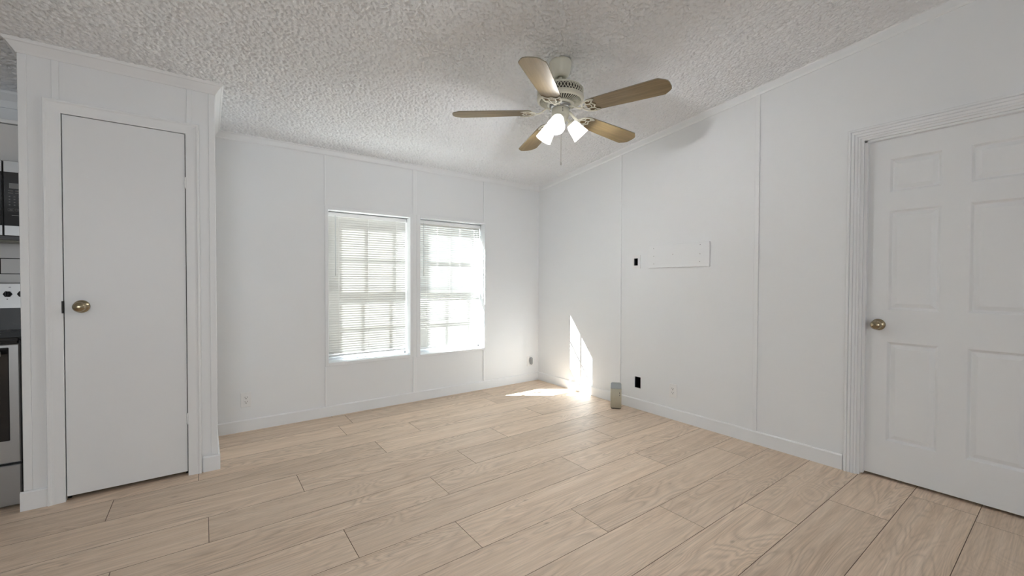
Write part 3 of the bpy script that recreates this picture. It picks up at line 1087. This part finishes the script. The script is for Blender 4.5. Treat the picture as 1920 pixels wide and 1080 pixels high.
# router standing upright on the floor
RX, RY = -0.137, -1.296
rot = Matrix.Rotation(math.radians(-50), 3, 'Z')
root = thing('router', 'beige upright box shaped router on the floor against the right wall', 'router', (RX, RY, 0))
def rbox(prof_w, prof_d, levels, rad=0.016, seg=5):
    """rounded rectangle tower; levels = (z at front, z at back, inset)"""
    m_ = MB()
    ring_ = []
    for cx_, cy_, a0 in ((1, 1, 0), (-1, 1, 90), (-1, -1, 180), (1, -1, 270)):
        for k in range(seg + 1):
            t = math.radians(a0 + 90 * k / seg)
            ring_.append((cx_ * (prof_w / 2 - rad) + rad * math.cos(t), cy_ * (prof_d / 2 - rad) + rad * math.sin(t)))
    n_ = len(ring_)
    vs = []
    for zf_, zb_, ins in levels:
        for a, b in ring_:
            s = (prof_w / 2 - ins) / (prof_w / 2)
            t = (prof_d / 2 - ins) / (prof_d / 2)
            zz = zf_ + (zb_ - zf_) * (b / prof_d + 0.5)
            v = rot @ Vector((a * s, b * t, 0))
            vs.append((RX + v.x, RY + v.y, zz))
    fs = []
    for l in range(len(levels) - 1):
        fs += [(l * n_ + i, l * n_ + (i + 1) % n_, (l + 1) * n_ + (i + 1) % n_, (l + 1) * n_ + i) for i in range(n_)]
    m_.add(vs, fs, 0, True)
    m_.add(vs[:n_], [list(range(n_))], 0)
    m_.add(vs[-n_:], [list(range(n_))], 0)
    return m_
part('base', rbox(0.092, 0.080, [(0.0, 0.0, 0.002), (0.007, 0.007, 0.0)]), M['rubber'], root, label='dark base')
part('body', rbox(0.100, 0.088, [(0.006, 0.006, 0.006), (0.012, 0.012, 0.001), (0.10, 0.10, 0), (0.186, 0.205, 0)]), M['router'], root)
part('top_cap', rbox(0.100, 0.088, [(0.186, 0.205, 0), (0.192, 0.222, 0.001), (0.195, 0.228, 0.006)]), M['router_top'], root, label='grey sloping top')
s = MB()
for zc, hh in ((0.128, 0.010), (0.150, 0.014)):
    v0 = rot @ Vector((0.030, -0.0445, 0)); v1 = rot @ Vector((0.036, -0.0445, 0)); v2 = rot @ Vector((0.036, -0.0436, 0)); v3 = rot @ Vector((0.030, -0.0436, 0))
    s.prism([(RX + v.x, RY + v.y) for v in (v0, v1, v2, v3)], zc - hh / 2, zc + hh / 2, lambda a, b, h: (a, b, h))
part('printed_mark', s, M['display'], root, label='small grey print')

# ------------------------------------------------------------------ kitchen beyond the closet
KX0, KX1 = -4.765, -4.003
# backsplash tiles on dark grout
root = thing('tile_backsplash', 'white rectangular tile backsplash with dark grout above the stove', 'backsplash', (-4.4, 0, 0.9))
root['kind'] = 'structure'
g = MB(); g.box((XL + 0.01, -0.004, 0.86), (-3.984, 0.0, 1.40))
part('grout', g, M['grout'], root)
t = MB()
tw_, thh, gp = 0.30, 0.0885, 0.0045
z = 1.3065 + 0.0045
row = 0
zrows = []
zz = 1.3065
while zz > 0.87:
    zrows.append((zz - thh, zz)); zz -= thh + gp
zrows.append((1.311, 1.3995))
for r_i, (za, zb) in enumerate(sorted(zrows, reverse=True)):
    x = -4.2235 + (0.15 if r_i % 2 == 0 else 0.0) + 0.305 * 1
    while x > XL + 0.3:
        xa, xb = x - 0.305 + gp, x
        xb = min(xb, -3.985)
        if xb - xa > 0.01:
            t.box((xa, -0.009, max(za, 0.862)), (xb, -0.003, zb), 0, 0.001)
        x -= 0.305
part('tiles', t, M['tile'], root)

# over range microwave
mw = thing('microwave', 'black and steel microwave mounted under the white cabinet above the stove', 'microwave', (-4.384, -0.2, 1.40))
p = MB(); p.box((KX0, -0.375, 1.415), (KX1, -0.01, 1.827)); part('body', p, M['black'], mw)
DG = -4.107
p = MB()
p.box((KX0, -0.400, 1.420), (DG - 0.003, -0.376, 1.827), 0, 0.002)
dr_ = part('door', p, M['steel'], mw)
p = MB(); p.box((KX0 + 0.004, -0.4025, 1.474), (DG - 0.004, -0.3985, 1.766), 0, 0.001); build('window', p, M['black_glass'], dr_, world_of(dr_))
p = MB()
p.tube([(DG - 0.035, -0.40, 1.50), (DG - 0.035, -0.435, 1.52), (DG - 0.035, -0.435, 1.72), (DG - 0.035, -0.40, 1.74)], 0.009, 10)
build('handle', p, M['steel'], dr_, world_of(dr_))
p = MB(); p.box((DG + 0.002, -0.400, 1.420), (KX1, -0.376, 1.827), 0, 0.002)
cpn = part('control_panel', p, M['steel'], mw)
p = MB(); p.box((DG + 0.003, -0.4025, 1.474), (KX1 - 0.001, -0.3985, 1.766), 0, 0.001); build('panel_glass', p, M['black_glass'], cpn, world_of(cpn))
p = MB(); p.box((-4.084, -0.4035, 1.677), (-4.022, -0.4020, 1.706)); build('display', p, M['display'], cpn, world_of(cpn))
p = MB()
def hbar(x0, x1, z0, z1):
    p.box((x0, -0.4032, z0), (x1, -0.4020, z1))
for zz in (1.663, 1.6625 - 0.012):
    for xx in (-4.088, -4.062, -4.036):
        hbar(xx, xx + 0.018, zz, zz + 0.0035)
for r_i in range(4):
    for c_i in range(4):
        xx = -4.086 + c_i * 0.018
        zz = 1.630 - r_i * 0.015
        hbar(xx, xx + 0.006, zz, zz + 0.005)
for xx in (-4.090, -4.062, -4.034):
    hbar(xx, xx + 0.024, 1.566, 1.5675); hbar(xx, xx + 0.024, 1.554, 1.5555)
    hbar(xx, xx + 0.0012, 1.554, 1.5675); hbar(xx + 0.0228, xx + 0.024, 1.554, 1.5675)
    hbar(xx + 0.006, xx + 0.018, 1.559, 1.5625)
hbar(-4.076, -4.050, 1.5295, 1.533)
bp_ = build('button_print', p, M['button'], cpn, world_of(cpn)); bp_['kind'] = 'stuff'
p = MB(); p.box((KX0 + 0.01, -0.37, 1.404), (KX1 - 0.01, -0.02, 1.4155)); part('underside', p, M['black'], mw)
p = MB(); p.box((KX0 + 0.10, -0.22, 1.398), (KX1 - 0.02, -0.06, 1.405), 0, 0.002); part('grease_filter', p, M['filter'], mw, label='tan metal grease filter')

# upper cabinet above the microwave
cb = thing('wall_cabinet', 'white upper kitchen cabinet above the microwave', 'cabinet', (-4.384, -0.165, 1.83))
p = MB(); p.box((KX0, -0.305, 1.829), (KX1 + 0.012, 0.0, 2.058)); part('body', p, M['cabinet'], cb)
p = MB()
p.box((KX0 + 0.004, -0.326, 1.834), (-4.389, -0.306, 2.042), 0, 0.003)
dr_ = part('door', p, M['cabinet'], cb)
p = MB(); p.box((-4.379, -0.326, 1.834), (KX1 + 0.008, -0.306, 2.042), 0, 0.003); part('door', p, M['cabinet'], cb)
p = MB(); p.box((KX0 - 0.01, -0.332, 2.046), (KX1 + 0.014, 0.0, 2.068), 0, 0.003); part('top_moulding', p, M['trim'], cb)

# range
stv = thing('stove', 'stainless steel and black freestanding range beside the closet wall', 'stove', (-4.384, -0.3, 0))
SX0, SX1 = KX0, -4.008
p = MB(); p.box((SX0 + 0.004, -0.575, 0.03), (SX1 - 0.004, -0.02, 0.862)); part('body', p, M['black'], stv)
p = MB(); p.box((SX0, -0.612, 0.864), (SX1, -0.02, 0.884), 0, 0.005); p.box((SX0 + 0.01, -0.600, 0.850), (SX1 - 0.01, -0.02, 0.865)); ck = part('cooktop', p, M['black_glass'], stv)
p = MB()
for bx_, by_, br_ in ((-4.57, -0.45, 0.10), (-4.20, -0.45, 0.085), (-4.57, -0.20, 0.075), (-4.20, -0.20, 0.10)):
    for q in (1.0, 0.6):
        p.tube([(bx_ + br_ * q * math.cos(2 * PI * k / 32), by_ + br_ * q * math.sin(2 * PI * k / 32), 0.8843) for k in range(32)], 0.0012, 6, closed=True)
bmk = build('burner_marks', p, M['button'], ck, world_of(ck)); bmk['kind'] = 'stuff'
p = MB()
p.prism([(-0.02, 0.884), (-0.105, 0.884), (-0.098, 1.013), (-0.02, 1.013)], SX0, SX1, lambda a, b, h: (h, a, b))
bgd = part('backguard', p, M['black'], stv)
p = MB()
p.prism([(-0.018, 1.012), (-0.100, 1.012), (-0.088, 1.155), (-0.075, 1.163), (-0.018, 1.163)], SX0 - 0.002, SX1 + 0.002, lambda a, b, h: (h, a, b))
cpn = build('control_panel', p, M['steel_light'], bgd, world_of(bgd))
for kx in (-4.70, -4.64, -4.50, -4.2425, -4.172, -4.116, -4.052):
    p = MB()
    p.lathe([(0.019, 0.0), (0.019, 0.006), (0.016, 0.016), (0.012, 0.019), (0.0, 0.020)], (kx, -0.0935, 1.094), (0, -1, 0.085), 6)
    p.box((kx - 0.004, -0.128, 1.080), (kx + 0.004, -0.105, 1.112), 0, 0.003)
    part('knob', p, M['black'], stv)
p = MB()
for kx in (-4.70, -4.64, -4.2425, -4.172, -4.116, -4.052):
    p.box((kx - 0.004, -0.0965, 1.0625), (kx + 0.001, -0.0945, 1.0665))
    p.box((kx + 0.004, -0.0925, 1.1335), (kx + 0.012, -0.0892, 1.1365))
pp = part('panel_print', p, M['slot'], stv); pp['kind'] = 'stuff'
p = MB(); p.box((SX0, -0.612, 0.236), (SX1 + 0.001, -0.577, 0.848), 0, 0.004)
od = part('oven_door', p, M['steel'], stv)
p = MB(); p.box((SX0 + 0.038, -0.615, 0.352), (SX1 - 0.035, -0.610, 0.832), 0, 0.0025); build('oven_window', p, M['black_glass'], od, world_of(od))
p = MB()
p.tube([(SX0 + 0.055, -0.665, 0.807), (SX1 - 0.051, -0.665, 0.807)], 0.0135, 14)
for xx in (SX0 + 0.085, SX1 - 0.085):
    p.box((xx - 0.012, -0.664, 0.797), (xx + 0.012, -0.612, 0.817), 0, 0.003)
build('handle', p, M['steel'], od, world_of(od))
p = MB(); p.box((SX0, -0.608, 0.012), (SX1, -0.577, 0.223), 0, 0.004); part('drawer', p, M['steel'], stv)

# ------------------------------------------------------------------ outside the windows
mb = MB(); mb.box((-30, 0.6, -0.85), (20, 40, -0.75))
struct('ground', mb, M['ground'])
